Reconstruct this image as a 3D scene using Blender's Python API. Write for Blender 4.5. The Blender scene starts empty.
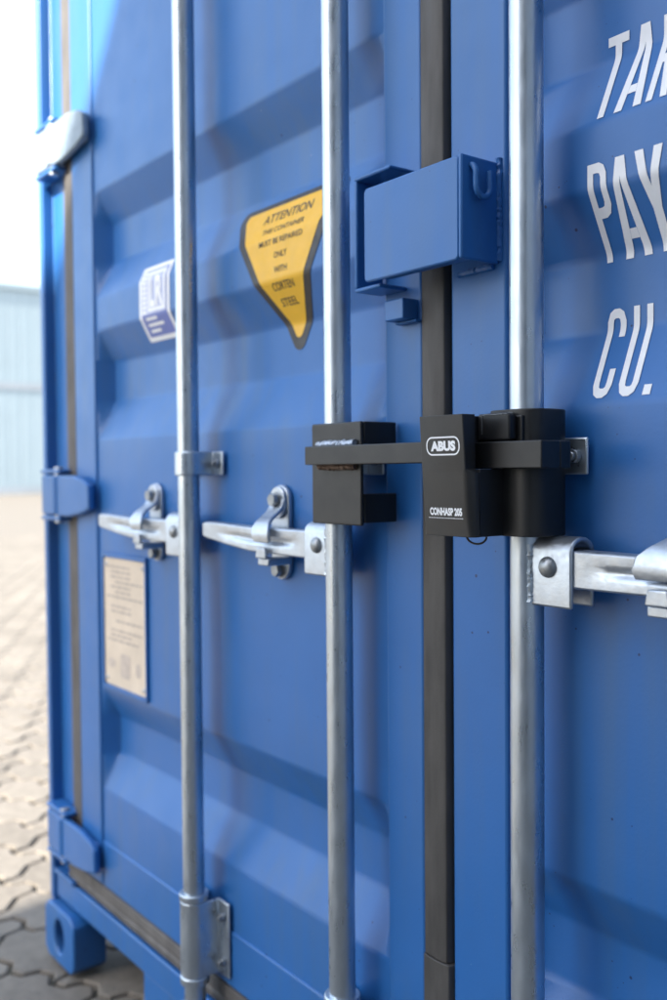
import bpy, bmesh, math, random
from mathutils import Vector, Matrix
random.seed(7)
S = bpy.context.scene
COL = S.collection

# ------------------------------------------------------------------ camera
CAM_F = 960.2 / 1000.0 * 36.0
cam_d = bpy.data.cameras.new('camera')
cam = bpy.data.objects.new('camera', cam_d); COL.objects.link(cam)
S.camera = cam
cam_d.sensor_fit = 'VERTICAL'; cam_d.sensor_height = 36.0; cam_d.sensor_width = 24.0
cam_d.lens = CAM_F
cam_d.clip_start = 0.02; cam_d.clip_end = 3000
CPOS = Vector((0.7974, -0.7827, 1.0525))
FWD = Vector((-0.79095668, 0.61107887, -0.03114722)).normalized()
RGT = Vector((0.61155733, 0.79115752, -0.00820974)); RGT = (RGT - FWD * RGT.dot(FWD)).normalized()
UPV = RGT.cross(FWD)
cam.matrix_world = Matrix(((RGT.x, UPV.x, -FWD.x, CPOS.x), (RGT.y, UPV.y, -FWD.y, CPOS.y), (RGT.z, UPV.z, -FWD.z, CPOS.z), (0, 0, 0, 1)))
cam_d.dof.use_dof = True
cam_d.dof.focus_distance = 0.98
cam_d.dof.aperture_fstop = 3.6
S.render.resolution_x = 683; S.render.resolution_y = 1024

# ------------------------------------------------------------------ light
SUN_EL = math.radians(36); SUN_AZ = math.radians(6)      # azimuth: to the right (+X) of the -Y direction
SDIR = Vector((math.sin(SUN_AZ) * math.cos(SUN_EL), -math.cos(SUN_AZ) * math.cos(SUN_EL), math.sin(SUN_EL)))
w = bpy.data.worlds.new('World'); S.world = w; w.use_nodes = True
nt = w.node_tree; nt.nodes.clear()
sky = nt.nodes.new('ShaderNodeTexSky'); sky.sky_type = 'NISHITA'; sky.sun_disc = False
sky.sun_elevation = SUN_EL; sky.sun_rotation = math.pi - SUN_AZ
sky.air_density = 1.0; sky.dust_density = 2.5; sky.ozone_density = 1.0
bg = nt.nodes.new('ShaderNodeBackground'); bg.inputs['Strength'].default_value = 0.14
out = nt.nodes.new('ShaderNodeOutputWorld')
veil = nt.nodes.new('ShaderNodeMix'); veil.data_type = 'RGBA'; veil.inputs['Factor'].default_value = 0.55
veil.inputs['B'].default_value = (3.1, 3.6, 4.2, 1)          # thin bright cloud veil over the whole sky
nt.links.new(sky.outputs[0], veil.inputs['A']); nt.links.new(veil.outputs['Result'], bg.inputs['Color']); nt.links.new(bg.outputs[0], out.inputs['Surface'])
sl = bpy.data.lights.new('sun', 'SUN'); sl.energy = 3.7; sl.angle = math.radians(0.55); sl.color = (1.0, 0.93, 0.82)
sun = bpy.data.objects.new('sun', sl); COL.objects.link(sun)
sun.rotation_euler = SDIR.to_track_quat('Z', 'Y').to_euler(); sun.location = SDIR * 30
S.view_settings.view_transform = 'Standard'; S.view_settings.look = 'None'
S.view_settings.gamma = 1.0; S.view_settings.use_curve_mapping = False
S.view_settings.exposure = 2.04

# ------------------------------------------------------------------ materials
def mat(name, col, rough=0.5, metal=0.0, coat=0.0, nscale=8.0, nvar=0.12, bump=0.0, bscale=200.0, rvar=0.1, stretch=None, specks=None, col2=None, island=0.0, coat_rough=0.1, specular=0.5, streak=None):
    m = bpy.data.materials.new(name); m.use_nodes = True
    n = m.node_tree; N = n.nodes; L = n.links
    p = N['Principled BSDF']
    p.inputs['Metallic'].default_value = metal
    p.inputs['Specular IOR Level'].default_value = specular
    if coat:
        p.inputs['Coat Weight'].default_value = coat; p.inputs['Coat Roughness'].default_value = coat_rough
    tc = N.new('ShaderNodeNewGeometry')
    src = tc.outputs['Position']
    if stretch:
        mp = N.new('ShaderNodeMapping'); mp.inputs['Scale'].default_value = stretch
        L.new(src, mp.inputs['Vector']); src2 = mp.outputs['Vector']
    else: src2 = src
    no = N.new('ShaderNodeTexNoise'); no.inputs['Scale'].default_value = nscale; no.inputs['Detail'].default_value = 5; no.inputs['Roughness'].default_value = 0.6
    L.new(src2, no.inputs['Vector'])
    rp = N.new('ShaderNodeMapRange'); rp.inputs['From Min'].default_value = 0.3; rp.inputs['From Max'].default_value = 0.7
    L.new(no.outputs['Fac'], rp.inputs['Value'])
    mx = N.new('ShaderNodeMix'); mx.data_type = 'RGBA'
    c = Vector(col)
    a = c * (1 - nvar); b = Vector(col2) if col2 else c * (1 + nvar)
    mx.inputs['A'].default_value = (*a, 1); mx.inputs['B'].default_value = (*b, 1)
    L.new(rp.outputs[0], mx.inputs['Factor'])
    colout = mx.outputs['Result']
    if island:
        oi = N.new('ShaderNodeObjectInfo'); ad = N.new('ShaderNodeMath'); ad.operation = 'ADD'
        L.new(tc.outputs['Random Per Island'], ad.inputs[0]); L.new(oi.outputs['Random'], ad.inputs[1])
        fr = N.new('ShaderNodeMath'); fr.operation = 'FRACT'; L.new(ad.outputs[0], fr.inputs[0])
        mr = N.new('ShaderNodeMapRange'); mr.inputs['To Min'].default_value = 1 - island; mr.inputs['To Max'].default_value = 1 + island
        L.new(fr.outputs[0], mr.inputs['Value'])
        hs = N.new('ShaderNodeHueSaturation'); L.new(mr.outputs[0], hs.inputs['Value']); L.new(colout, hs.inputs['Color'])
        colout = hs.outputs['Color']
    if streak:
        ms = N.new('ShaderNodeMapping'); ms.inputs['Scale'].default_value = (38, 38, 1.6); L.new(src, ms.inputs['Vector'])
        ns = N.new('ShaderNodeTexNoise'); ns.inputs['Scale'].default_value = 1.0; ns.inputs['Detail'].default_value = 6; L.new(ms.outputs[0], ns.inputs['Vector'])
        nb = N.new('ShaderNodeTexNoise'); nb.inputs['Scale'].default_value = 3.1; nb.inputs['Detail'].default_value = 3; L.new(src, nb.inputs['Vector'])
        mu = N.new('ShaderNodeMath'); mu.operation = 'MULTIPLY'; L.new(ns.outputs['Fac'], mu.inputs[0]); L.new(nb.outputs['Fac'], mu.inputs[1])
        ra = N.new('ShaderNodeMapRange'); ra.inputs['From Min'].default_value = 0.22; ra.inputs['From Max'].default_value = 0.42; ra.inputs['To Max'].default_value = 0.40
        L.new(mu.outputs[0], ra.inputs['Value'])
        mk = N.new('ShaderNodeMix'); mk.data_type = 'RGBA'; mk.inputs['B'].default_value = (*streak, 1)
        L.new(ra.outputs[0], mk.inputs['Factor']); L.new(colout, mk.inputs['A']); colout = mk.outputs['Result']
    if specks:
        for sc, thr, scol in (specks if isinstance(specks, list) else [specks]):
            vo = N.new('ShaderNodeTexVoronoi'); vo.inputs['Scale'].default_value = sc; vo.inputs['Randomness'].default_value = 1.0
            L.new(src, vo.inputs['Vector'])
            n2 = N.new('ShaderNodeTexNoise'); n2.inputs['Scale'].default_value = sc * 0.21; L.new(src, n2.inputs['Vector'])
            ml = N.new('ShaderNodeMath'); ml.operation = 'MULTIPLY'
            th = N.new('ShaderNodeMapRange'); th.inputs['From Min'].default_value = 0.47; th.inputs['From Max'].default_value = 0.66; th.inputs['To Min'].default_value = 0.0; th.inputs['To Max'].default_value = thr
            L.new(n2.outputs['Fac'], th.inputs['Value'])
            lt = N.new('ShaderNodeMath'); lt.operation = 'LESS_THAN'
            L.new(vo.outputs['Distance'], lt.inputs[0]); L.new(th.outputs[0], lt.inputs[1])
            m2 = N.new('ShaderNodeMix'); m2.data_type = 'RGBA'; m2.inputs['B'].default_value = (*scol, 1)
            L.new(lt.outputs[0], m2.inputs['Factor']); L.new(colout, m2.inputs['A'])
            colout = m2.outputs['Result']
    L.new(colout, p.inputs['Base Color'])
    n3 = N.new('ShaderNodeTexNoise'); n3.inputs['Scale'].default_value = nscale * 2.7; n3.inputs['Detail'].default_value = 4
    L.new(src2, n3.inputs['Vector'])
    r3 = N.new('ShaderNodeMapRange'); r3.inputs['From Min'].default_value = 0.3; r3.inputs['From Max'].default_value = 0.7
    r3.inputs['To Min'].default_value = max(0.02, rough - rvar); r3.inputs['To Max'].default_value = min(1, rough + rvar)
    L.new(n3.outputs['Fac'], r3.inputs['Value']); L.new(r3.outputs[0], p.inputs['Roughness'])
    if bump:
        n4 = N.new('ShaderNodeTexNoise'); n4.inputs['Scale'].default_value = bscale; n4.inputs['Detail'].default_value = 3
        L.new(src, n4.inputs['Vector'])
        bp = N.new('ShaderNodeBump'); bp.inputs['Strength'].default_value = 1.0; bp.inputs['Distance'].default_value = bump
        L.new(n4.outputs['Fac'], bp.inputs['Height']); L.new(bp.outputs[0], p.inputs['Normal'])
    return m

M = {}
M['paint'] = mat('blue_paint', (0.023, 0.140, 0.415), 0.39, 0, 0.12, 5, 0.06, 0.00012, 260, 0.07, None, [(46, 0.085, (0.010, 0.040, 0.13)), (31, 0.030, (0.30, 0.38, 0.48)), (90, 0.07, (0.012, 0.05, 0.16))], coat_rough=0.22, specular=0.42, streak=(0.07, 0.15, 0.27))
M['galv'] = mat('galvanised_steel', (0.54, 0.60, 0.66), 0.34, 0.90, 0, 34, 0.12, 0.00008, 320, 0.10, (1, 1, 0.35), (240, 0.06, (0.36, 0.37, 0.38)))
M['zinc'] = mat('zinc_plated_steel', (0.51, 0.555, 0.61), 0.38, 0.88, 0, 60, 0.10, 0.00015, 300, 0.10, None, (280, 0.07, (0.36, 0.35, 0.33)))
M['bolt'] = mat('bolt_steel', (0.30, 0.32, 0.34), 0.42, 0.8, 0, 90, 0.25, 0.0001, 400, 0.12)
M['black'] = mat('black_powder_coat', (0.0125, 0.0125, 0.013), 0.42, 0, 0, 18, 0.30, 0.00010, 900, 0.06)
M['wear'] = mat('worn_black_edge', (0.10, 0.105, 0.11), 0.45, 0.3, 0, 200, 0.6, 0.0003, 300, 0.1)
M['weld'] = mat('raw_weld_bead', (0.32, 0.36, 0.42), 0.45, 0.5, 0, 150, 0.4, 0.0012, 140, 0.1)
M['weldr'] = mat('brown_weld_bead', (0.16, 0.10, 0.07), 0.6, 0.2, 0, 150, 0.4, 0.0012, 140, 0.1)
M['rubber'] = mat('dark_rubber', (0.062, 0.057, 0.053), 0.6, 0, 0, 26, 0.45, 0.0002, 220, 0.08, (1, 1, 0.2))
M['rubber2'] = mat('weathered_rubber', (0.11, 0.103, 0.098), 0.7, 0, 0, 22, 0.3, 0.0003, 150, 0.08, (1, 1, 0.3))
M['white'] = mat('white_print', (0.86, 0.87, 0.89), 0.45, 0, 0, 30, 0.06)
M['grey_print'] = mat('pale_grey_print', (0.55, 0.57, 0.60), 0.5, 0, 0, 30, 0.06)
M['yellow'] = mat('yellow_film', (0.84, 0.47, 0.015), 0.4, 0, 0, 30, 0.05)
M['film_dark'] = mat('dark_brown_film', (0.028, 0.026, 0.025), 0.45, 0, 0, 30, 0.1)
M['film_ink'] = mat('black_ink', (0.03, 0.028, 0.025), 0.5, 0, 0, 30, 0.1)
M['film_blue'] = mat('violet_blue_film', (0.14, 0.19, 0.50), 0.4, 0, 0, 30, 0.05)
M['paper'] = mat('aged_paper', (0.70, 0.59, 0.465), 0.65, 0, 0, 14, 0.10)
M['paper_ink'] = mat('faded_ink', (0.46, 0.39, 0.335), 0.65, 0, 0, 14, 0.10)
M['paper_stamp'] = mat('faded_stamp', (0.55, 0.465, 0.395), 0.65, 0, 0, 60, 0.15)
M['film_pale'] = mat('pale_violet_film', (0.45, 0.49, 0.70), 0.4, 0, 0, 30, 0.05)
M['hinge_sunlit'] = mat('sunlit_hinge_tone', (0.24, 0.31, 0.375), 0.5, 0, 0, 40, 0.15)  # sunlight on the upper hinge put into a paler base colour
M['steel_in'] = mat('dark_underside', (0.05, 0.045, 0.04), 0.8, 0, 0, 14, 0.3)
M['paver'] = mat('concrete_paver', (0.205, 0.183, 0.155), 0.85, 0, 0, 26, 0.16, 0.0016, 240, 0.08, None, (160, 0.35, (0.14, 0.125, 0.11)), island=0.14, specular=0.25)
M['joint'] = mat('sandy_joint', (0.13, 0.115, 0.095), 0.95, 0, 0, 9, 0.35, 0.003, 120, 0.04, col2=(0.17, 0.16, 0.12))
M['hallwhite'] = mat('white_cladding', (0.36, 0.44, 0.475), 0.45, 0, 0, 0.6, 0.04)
M['hallgrey'] = mat('grey_trim', (0.38, 0.41, 0.44), 0.5, 0, 0, 0.8, 0.08)
M['render'] = mat('pale_render', (0.55, 0.53, 0.50), 0.8, 0, 0, 1.5, 0.08)
M['blocker'] = mat('blocker_dark', (0.055, 0.058, 0.062), 0.6, 0, 0, 2, 0.15)  # dark tone of the added block that keeps light off the right
M['roof'] = mat('grey_roof_sheet', (0.16, 0.16, 0.17), 0.6, 0, 0, 2, 0.15)

# ------------------------------------------------------------------ helpers
class MB:
    def __init__(s): s.v = []; s.f = []; s.m = []; s.cur = 0
    def add(s, vs, fs):
        b = len(s.v); s.v += [tuple(v) for v in vs]
        for f in fs: s.f.append([b + i for i in f]); s.m.append(s.cur)
        return s
    def box(s, x0, x1, y0, y1, z0, z1):
        vs = [(x, y, z) for x in (x0, x1) for y in (y0, y1) for z in (z0, z1)]
        return s.add(vs, [(0, 1, 3, 2), (4, 6, 7, 5), (0, 4, 5, 1), (2, 3, 7, 6), (0, 2, 6, 4), (1, 5, 7, 3)])
    def prism(s, pts, a0, a1, axis='y'):
        # pts: 2-D outline; axis y -> (x,z); axis x -> (y,z); axis z -> (x,y)
        def mk(p, a):
            return {'y': (p[0], a, p[1]), 'x': (a, p[0], p[1]), 'z': (p[0], p[1], a)}[axis]
        n = len(pts)
        vs = [mk(p, a0) for p in pts] + [mk(p, a1) for p in pts]
        return s.add(vs, [list(range(n))[::-1], list(range(n, 2 * n))] + [(i, (i + 1) % n, n + (i + 1) % n, n + i) for i in range(n)])
    def tube(s, p0, p1, r, seg=24, r1=None, cap=True):
        p0 = Vector(p0); p1 = Vector(p1); d = (p1 - p0).normalized()
        u = d.orthogonal().normalized(); v = d.cross(u)
        r1 = r if r1 is None else r1
        vs = []
        for p, rr in ((p0, r), (p1, r1)):
            for i in range(seg):
                a = 2 * math.pi * i / seg; vs.append(p + (u * math.cos(a) + v * math.sin(a)) * rr)
        fs = [(i, (i + 1) % seg, seg + (i + 1) % seg, seg + i) for i in range(seg)]
        if cap: fs += [list(range(seg))[::-1], list(range(seg, 2 * seg))]
        return s.add(vs, fs)
    def sweep(s, pts, r, seg=10):
        rings = []; prev = None
        P = [Vector(p) for p in pts]
        for i, p in enumerate(P):
            d = (P[min(i + 1, len(P) - 1)] - P[max(i - 1, 0)]).normalized()
            u = (prev - d * prev.dot(d)).normalized() if prev else d.orthogonal().normalized()
            prev = u; v = d.cross(u)
            rings.append([p + (u * math.cos(2 * math.pi * k / seg) + v * math.sin(2 * math.pi * k / seg)) * r for k in range(seg)])
        return s.loft(rings)
    def loft(s, rings):
        n = len(rings[0]); vs = [v for r in rings for v in r]; fs = []
        for j in range(len(rings) - 1):
            for i in range(n): fs.append((j * n + i, j * n + (i + 1) % n, (j + 1) * n + (i + 1) % n, (j + 1) * n + i))
        fs.append(list(range(n))[::-1]); fs.append([(len(rings) - 1) * n + i for i in range(n)])
        return s.add(vs, fs)
    def build(s, name, mats, parent=None, bevel=0, seg=2, smooth=False, ang=32):
        me = bpy.data.meshes.new(name); me.from_pydata(s.v, [], s.f)
        if not isinstance(mats, (list, tuple)): mats = [mats]
        for m in mats: me.materials.append(M[m])
        for p, mi in zip(me.polygons, s.m): p.material_index = mi
        bm = bmesh.new(); bm.from_mesh(me); bmesh.ops.recalc_face_normals(bm, faces=bm.faces); bm.to_mesh(me); bm.free()
        return link(name, me, parent, bevel, seg, smooth, ang)

def link(name, me, parent=None, bevel=0, seg=2, smooth=False, ang=32):
    o = bpy.data.objects.new(name, me); COL.objects.link(o)
    if parent is not None:
        o.parent = parent
        pm = Matrix.Translation(parent.get('_w', parent.location))
        o.matrix_parent_inverse = pm.inverted()
    if bevel:
        b = o.modifiers.new('bevel', 'BEVEL'); b.width = bevel; b.segments = seg; b.limit_method = 'ANGLE'; b.angle_limit = math.radians(ang)
        b.harden_normals = False
        for p in me.polygons: p.use_smooth = True
        sm = math.radians(40)
        try: me.set_sharp_from_angle(angle=sm)
        except Exception: pass
    if smooth:
        for p in me.polygons: p.use_smooth = True
        try: me.set_sharp_from_angle(angle=math.radians(38))
        except Exception: pass
    return o
def tag(o, label, cat=None, group=None, kind=None):
    o['label'] = label
    if cat: o['category'] = cat
    if group: o['group'] = group
    if kind: o['kind'] = kind
def empty(name, loc):
    e = bpy.data.objects.new(name, None); COL.objects.link(e); e.location = loc; e.empty_display_size = 0.1
    return e
DG = None
def text_mesh(s, box, bold=0.0):
    """text laid into an X-Z box (x0,x1,z0,z1) -> list of verts (x,z), faces"""
    cu = bpy.data.curves.new('t', 'FONT'); cu.body = s; cu.size = 1; cu.offset = bold; cu.resolution_u = 3
    o = bpy.data.objects.new('t', cu); COL.objects.link(o)
    bpy.context.view_layer.update()
    me = bpy.data.meshes.new_from_object(o.evaluated_get(bpy.context.evaluated_depsgraph_get()))
    xs = [v.co.x for v in me.vertices]; ys = [v.co.y for v in me.vertices]
    x0, x1, z0, z1 = box
    ax = (x1 - x0) / (max(xs) - min(xs)); az = (z1 - z0) / (max(ys) - min(ys))
    vs = [(x0 + (v.co.x - min(xs)) * ax, z0 + (v.co.y - min(ys)) * az) for v in me.vertices]
    fs = [list(p.vertices) for p in me.polygons]
    bpy.data.objects.remove(o); bpy.data.meshes.remove(me); bpy.data.curves.remove(cu)
    return vs, fs

# ------------------------------------------------------------------ corrugated door profile
DEPTH = 0.032
RECESS = [(0.431, 0.503, 0.572, 0.632), (1.115, 1.190, 1.265, 1.325), (1.388, 1.458, 1.531, 1.591), (1.965, 2.038, 2.108, 2.168), (2.231, 2.303, 2.375, 2.435)]
def prof0(z):
    for a, b, c, d in RECESS:
        if a < z < d:
            if z < b: return DEPTH * (z - a) / (b - a)
            if z > c: return DEPTH * (d - z) / (d - c)
            return DEPTH
    return 0.0
def prof(z): return sum(prof0(z + 0.0045 * (k - 4) / 4) for k in range(9)) / 9
ZR = []
for r in RECESS:
    for c in r: ZR += [c + 0.0046 * k / 2 for k in (-2, -1, 0, 1, 2)]
ZR = sorted(set(round(z, 4) for z in ZR))

def decal(name, layers, mats, parent, base=0.0, off=0.0008):
    """layers: (verts(x,z), faces, material index, layer number); drawn on the corrugated sheet"""
    bm = bmesh.new()
    for vs, fs, mi, ly in layers:
        b2 = bmesh.new()
        vv = [b2.verts.new((x, 0, z)) for x, z in vs]
        for f in fs:
            try: b2.faces.new([vv[i] for i in f])
            except ValueError: pass
        zs = [v[1] for v in vs]
        for zc in ZR:
            if min(zs) < zc < max(zs):
                bmesh.ops.bisect_plane(b2, geom=b2.verts[:] + b2.edges[:] + b2.faces[:], plane_co=(0, 0, zc), plane_no=(0, 0, 1), dist=1e-6)
        bmesh.ops.recalc_face_normals(b2, faces=b2.faces)
        base_n = len(bm.verts); nv = []
        for v in b2.verts: nv.append(bm.verts.new((v.co.x, prof(v.co.z) + base - off - ly * 0.0004, v.co.z)))
        b2.verts.index_update()
        for f in b2.faces:
            idx = [v.index for v in f.verts]
            if f.normal.y > 0: idx = idx[::-1]
            try: nf = bm.faces.new([nv[i] for i in idx]); nf.material_index = mi
            except ValueError: pass
        b2.free()
    me = bpy.data.meshes.new(name); bm.to_mesh(me); bm.free()
    for m in mats: me.materials.append(M[m])
    return link(name, me, parent)
def poly(pts): return (pts, [list(range(len(pts)))])
def rect(x0, x1, z0, z1): return ([(x0, z0), (x1, z0), (x1, z1), (x0, z1)], [[0, 1, 2, 3]])
def rrect(x0, x1, z0, z1, r, n=5):
    pts = []
    for cx, cz, a in ((x1 - r, z1 - r, 0), (x0 + r, z1 - r, 90), (x0 + r, z0 + r, 180), (x1 - r, z0 + r, 270)):
        for i in range(n + 1):
            t = math.radians(a + 90 * i / n); pts.append((cx + r * math.cos(t), cz + r * math.sin(t)))
    return pts
def ring(outer, inner, closed=True):
    n = len(outer); k = n if closed else n - 1
    return (outer + inner, [[i, (i + 1) % n, n + (i + 1) % n, n + i] for i in range(k)])

# ------------------------------------------------------------------ ground
ground = MB().add([(-400, -400, -0.014), (400, -400, -0.014), (400, 400, -0.014), (-400, 400, -0.014)], [(0, 1, 2, 3)]).build('ground', 'joint')
ground['kind'] = 'structure'; ground['label'] = 'yard paved with wavy grey interlocking concrete blocks'
# far paving: beyond the built blocks the sheet itself shows the concrete
PL, PH = 0.225, 0.165
def paver_outline(inset):
    A = 0.014; B = 0.013
    top = []; w_ = [(0.0, -A), (0.3, -A), (0.5, A), (0.8, A)]
    xs = [(t * 0.5 + k * 0.5) * PL for k in (0, 1) for t, _ in w_] + [PL]
    zs = [a for k in (0, 1) for _, a in w_] + [-A]
    bot = list(zip(xs, zs)); topp = [(x, z + PH) for x, z in bot]
    e = [(B, PH * 0.35), (-B, PH * 0.7)]
    right = [(PL + x, y - A) for x, y in e]; left = [(x, y - A) for x, y in e]
    pts = bot + right + topp[::-1] + left[::-1]
    n = len(pts); res = []
    for i in range(n):
        p0 = Vector(pts[i - 1]); p1 = Vector(pts[i]); p2 = Vector(pts[(i + 1) % n])
        n1 = (p1 - p0).normalized(); n2 = (p2 - p1).normalized()
        nn = (Vector((-n1.y, n1.x)) + Vector((-n2.y, n2.x))).normalized()
        k = 1 / max(0.6, nn.dot(Vector((-n1.y, n1.x))))
        res.append((p1.x + nn.x * inset * k - PL / 2, p1.y + nn.y * inset * k - PH / 2))
    return res
po = [(paver_outline(0.0085), 0.0), (paver_outline(0.005), -0.004), (paver_outline(0.004), -0.030)]
npv = len(po[0][0])
PV = [(x, y, z) for ol, z in po for x, y in ol]
PF = [list(range(npv))] + [(r * npv + i, (r + 1) * npv + i, (r + 1) * npv + (i + 1) % npv, r * npv + (i + 1) % npv) for r in (0, 1) for i in range(npv)]
pm = bpy.data.meshes.new('paver'); pm.from_pydata(PV, [], PF); pm.materials.append(M['paver'])
PHI = math.radians(28); ca, sa = math.cos(PHI), math.sin(PHI)
spots = []
for j in range(-120, 121):
    for i in range(-75, 76):
        u = (i + 0.5 * (j % 2)) * PL; v = j * PH
        x = -6 + u * ca - v * sa; y = 1 + u * sa + v * ca
        if -15 < x < 2.6 and -3.2 < y < 7 and (y < 0.5 or x < -0.6):
            spots.append((x, y, random.uniform(-0.0015, 0.0015)))
def pix(p):
    d = Vector(p) - CPOS; zz = d.dot(FWD)
    if zz <= 0.1: return None
    return 333.5 + 960.2 * d.dot(RGT) / zz, 500 - 960.2 * d.dot(UPV) / zz, zz
big = []
for k, (x, y, z) in enumerate(spots):
    q = pix((x, y, 0))
    if q and -14 < q[0] < 150 and q[1] < 1030 and (q[0] < 56 or q[1] > 925): big.append((q[2], k))
big.sort(); bigset = set(k for _, k in big[:290])
rest = MB()
for k, (x, y, z) in enumerate(spots):
    tx, ty = random.uniform(-0.006, 0.006), random.uniform(-0.006, 0.006)
    if k in bigset:
        o = bpy.data.objects.new('paver', pm); COL.objects.link(o); o.parent = ground
        o.location = (x, y, z); o.rotation_euler = (tx, ty, PHI)
    else:
        rest.add([(x + a * ca - b * sa, y + a * sa + b * ca, z + c + a * ty) for a, b, c in PV], PF)
me = bpy.data.meshes.new('paver_field'); me.from_pydata(rest.v, [], rest.f); me.materials.append(M['paver'])
pf = link('paver_field', me, ground); pf['kind'] = 'stuff'
far = MB()
for x0, x1, y0, y1 in ((-400, -14.9, -400, 400), (2.5, 400, -400, 400), (-14.9, 2.5, -400, -3.1), (-14.9, 2.5, 6.9, 400)):
    far.add([(x0, y0, -0.008), (x1, y0, -0.008), (x1, y1, -0.008), (x0, y1, -0.008)], [(0, 1, 2, 3)])
fo = far.build('far_paving', 'paver', ground)

# ------------------------------------------------------------------ container
XC = -0.0128
C = empty('shipping_container', (XC, 0, 0))
tag(C, 'blue steel shipping container with galvanised locking rods on its closed doors', 'container')
TOP = 2.86
def mx(x, s): return x if s < 0 else 2 * XC - x
def bx(mb, s, x0, x1, *r):
    a, b = sorted((mx(x0, s), mx(x1, s))); return mb.box(a, b, *r)

# corner posts (J section): outer flange, recessed face
for s in (-1, 1):
    mb = MB()
    pts = [(-1.222, -0.012), (-1.206, -0.012), (-1.203, -0.009), (-1.201, 0.012), (-1.142, 0.013), (-1.142, 0.06), (-1.222, 0.12)]
    pts = [(mx(x, s), y) for x, y in pts]
    mb.prism(pts, 0.128, TOP - 0.118, 'z')
    mb.build('corner_post', 'paint', C, 0.003, 2)
# corner castings
def casting(s, z0, top):
    mb = MB()
    z1 = z0 + 0.118
    xs0, xs1 = sorted((mx(-1.226, s), mx(-1.072, s)))
    # block with a hole cut into its front face
    x_, y_ = (xs0 + xs1) / 2, -0.024
    n = 24; hx, hz = 0.026, 0.036
    outer = []; inner = []; back = []
    zc = (z0 + z1) / 2
    for i in range(n):
        t = 2 * math.pi * i / n
        c_, s_ = math.cos(t), math.sin(t)
        k = min((xs1 - xs0) / 2 / max(abs(c_), 1e-6), 0.059 / max(abs(s_), 1e-6))
        outer.append((x_ + c_ * k, y_, zc + s_ * k)); inner.append((x_ + c_ * hx, y_, zc + s_ * hz)); back.append((x_ + c_ * hx, y_ + 0.03, zc + s_ * hz))
    rear = [(p[0], 0.050, p[2]) for p in outer]
    V = outer + inner + back + rear
    F = []
    for i in range(n):
        j = (i + 1) % n
        F += [(i, j, n + j, n + i), (n + i, n + j, 2 * n + j, 2 * n + i), (i, 3 * n + i, 3 * n + j, j)]
    F.append([3 * n + i for i in range(n)])
    mb.add(V, F)
    mb.cur = 1; mb.add(back, [list(range(n))])
    mb.build('corner_casting', ['paint', 'steel_in'], C, 0.004, 2, ang=50)
for s in (-1, 1):
    casting(s, 0.010, False); casting(s, TOP - 0.118, True)
# bottom sill: upper angle, lower plate with fork notch, gusset over the casting
mb = MB()
mb.prism([(-0.006, 0.187), (-0.006, 0.136), (0.004, 0.136), (0.004, 0.150), (0.14, 0.150), (0.14, 0.187)], mx(-1.200, -1) + 0.0, mx(-1.200, 1), 'x')
mb.build('bottom_sill', 'paint', C, 0.003, 2)
mb = MB(); mb.box(-0.795, mx(-0.795, 1), -0.003, 0.02, 0.022, 0.1355); mb.build('sill_apron', 'paint', C, 0.003, 2)
for s in (-1, 1):
    mb = MB(); bx(mb, s, -1.20, -1.10, -0.012, 0.02, 0.1885, 0.198); mb.build('sill_gusset', 'paint', C, 0.002, 2)
mb = MB(); mb.box(-1.20, mx(-1.20, 1), -0.004, 0.14, 2.642, TOP - 0.02); mb.build('door_header', 'paint', C, 0.004, 2)
# sealing strip along the sill, seen under both doors
mb = MB()
mb.prism([(0.006, 0.190), (-0.002, 0.193), (-0.004, 0.205), (0.000, 0.210), (-0.004, 0.215), (-0.003, 0.232), (0.006, 0.236)], mx(-1.14, -1), mx(-1.14, 1), 'x')
mb.build('sill_gasket', 'rubber2', C, 0.0015, 2)
for s in (-1, 1):
    mb = MB()
    pts = [(-1.1405, 0.010), (-1.118, 0.006), (-1.104, -0.001), (-1.088, 0.002), (-1.072, -0.002), (-1.0635, 0.004), (-1.0635, 0.03), (-1.1405, 0.03)]
    mb.prism([(mx(x, s), y) for x, y in pts], 0.236, 2.64, 'z'); mb.build('post_gasket', 'rubber2', C, 0.002, 2)
# body: corrugated side walls, roof, front end, floor
LEN = 6.05
def corr(x, s):
    mb = MB(); pts = []
    y = 0.12
    while y < LEN - 0.1:
        pts += [(x, y), (x, y + 0.07), (x - s * 0.036, y + 0.138), (x - s * 0.036, y + 0.208)]; y += 0.278
    n = len(pts)
    V = [(a, b, 0.16) for a, b in pts] + [(a, b, TOP - 0.06) for a, b in pts]
    mb.add(V, [(i, i + 1, n + i + 1, n + i) for i in range(n - 1)])
    return mb.build('side_wall', 'paint', C)
corr(-1.215, -1); corr(mx(-1.215, 1), 1)
for s in (-1, 1):
    mb = MB(); bx(mb, s, -1.222, -1.165, 0.121, LEN, TOP - 0.065, TOP - 0.004); mb.build('top_rail', 'paint', C, 0.003)
    mb = MB(); bx(mb, s, -1.219, -1.165, 0.151, LEN, 0.05, 0.158); mb.build('side_rail', 'paint', C, 0.003)
mb = MB(); mb.box(-1.17, mx(-1.17, 1), 0.141, LEN - 0.02, TOP - 0.03, TOP - 0.012); mb.build('roof_sheet', 'paint', C)
mb = MB(); mb.box(-1.17, mx(-1.17, 1), LEN - 0.04, LEN - 0.005, 0.16, TOP - 0.04); mb.build('front_end', 'paint', C)
mb = MB(); mb.box(-1.16, mx(-1.16, 1), 0.142, LEN - 0.05, 0.13, 0.155)
for k in range(18): mb.box(-1.16, mx(-1.16, 1), 0.3 + k * 0.31, 0.345 + k * 0.31, 0.03, 0.1295)
mb.build('underframe', 'steel_in', C)

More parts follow.
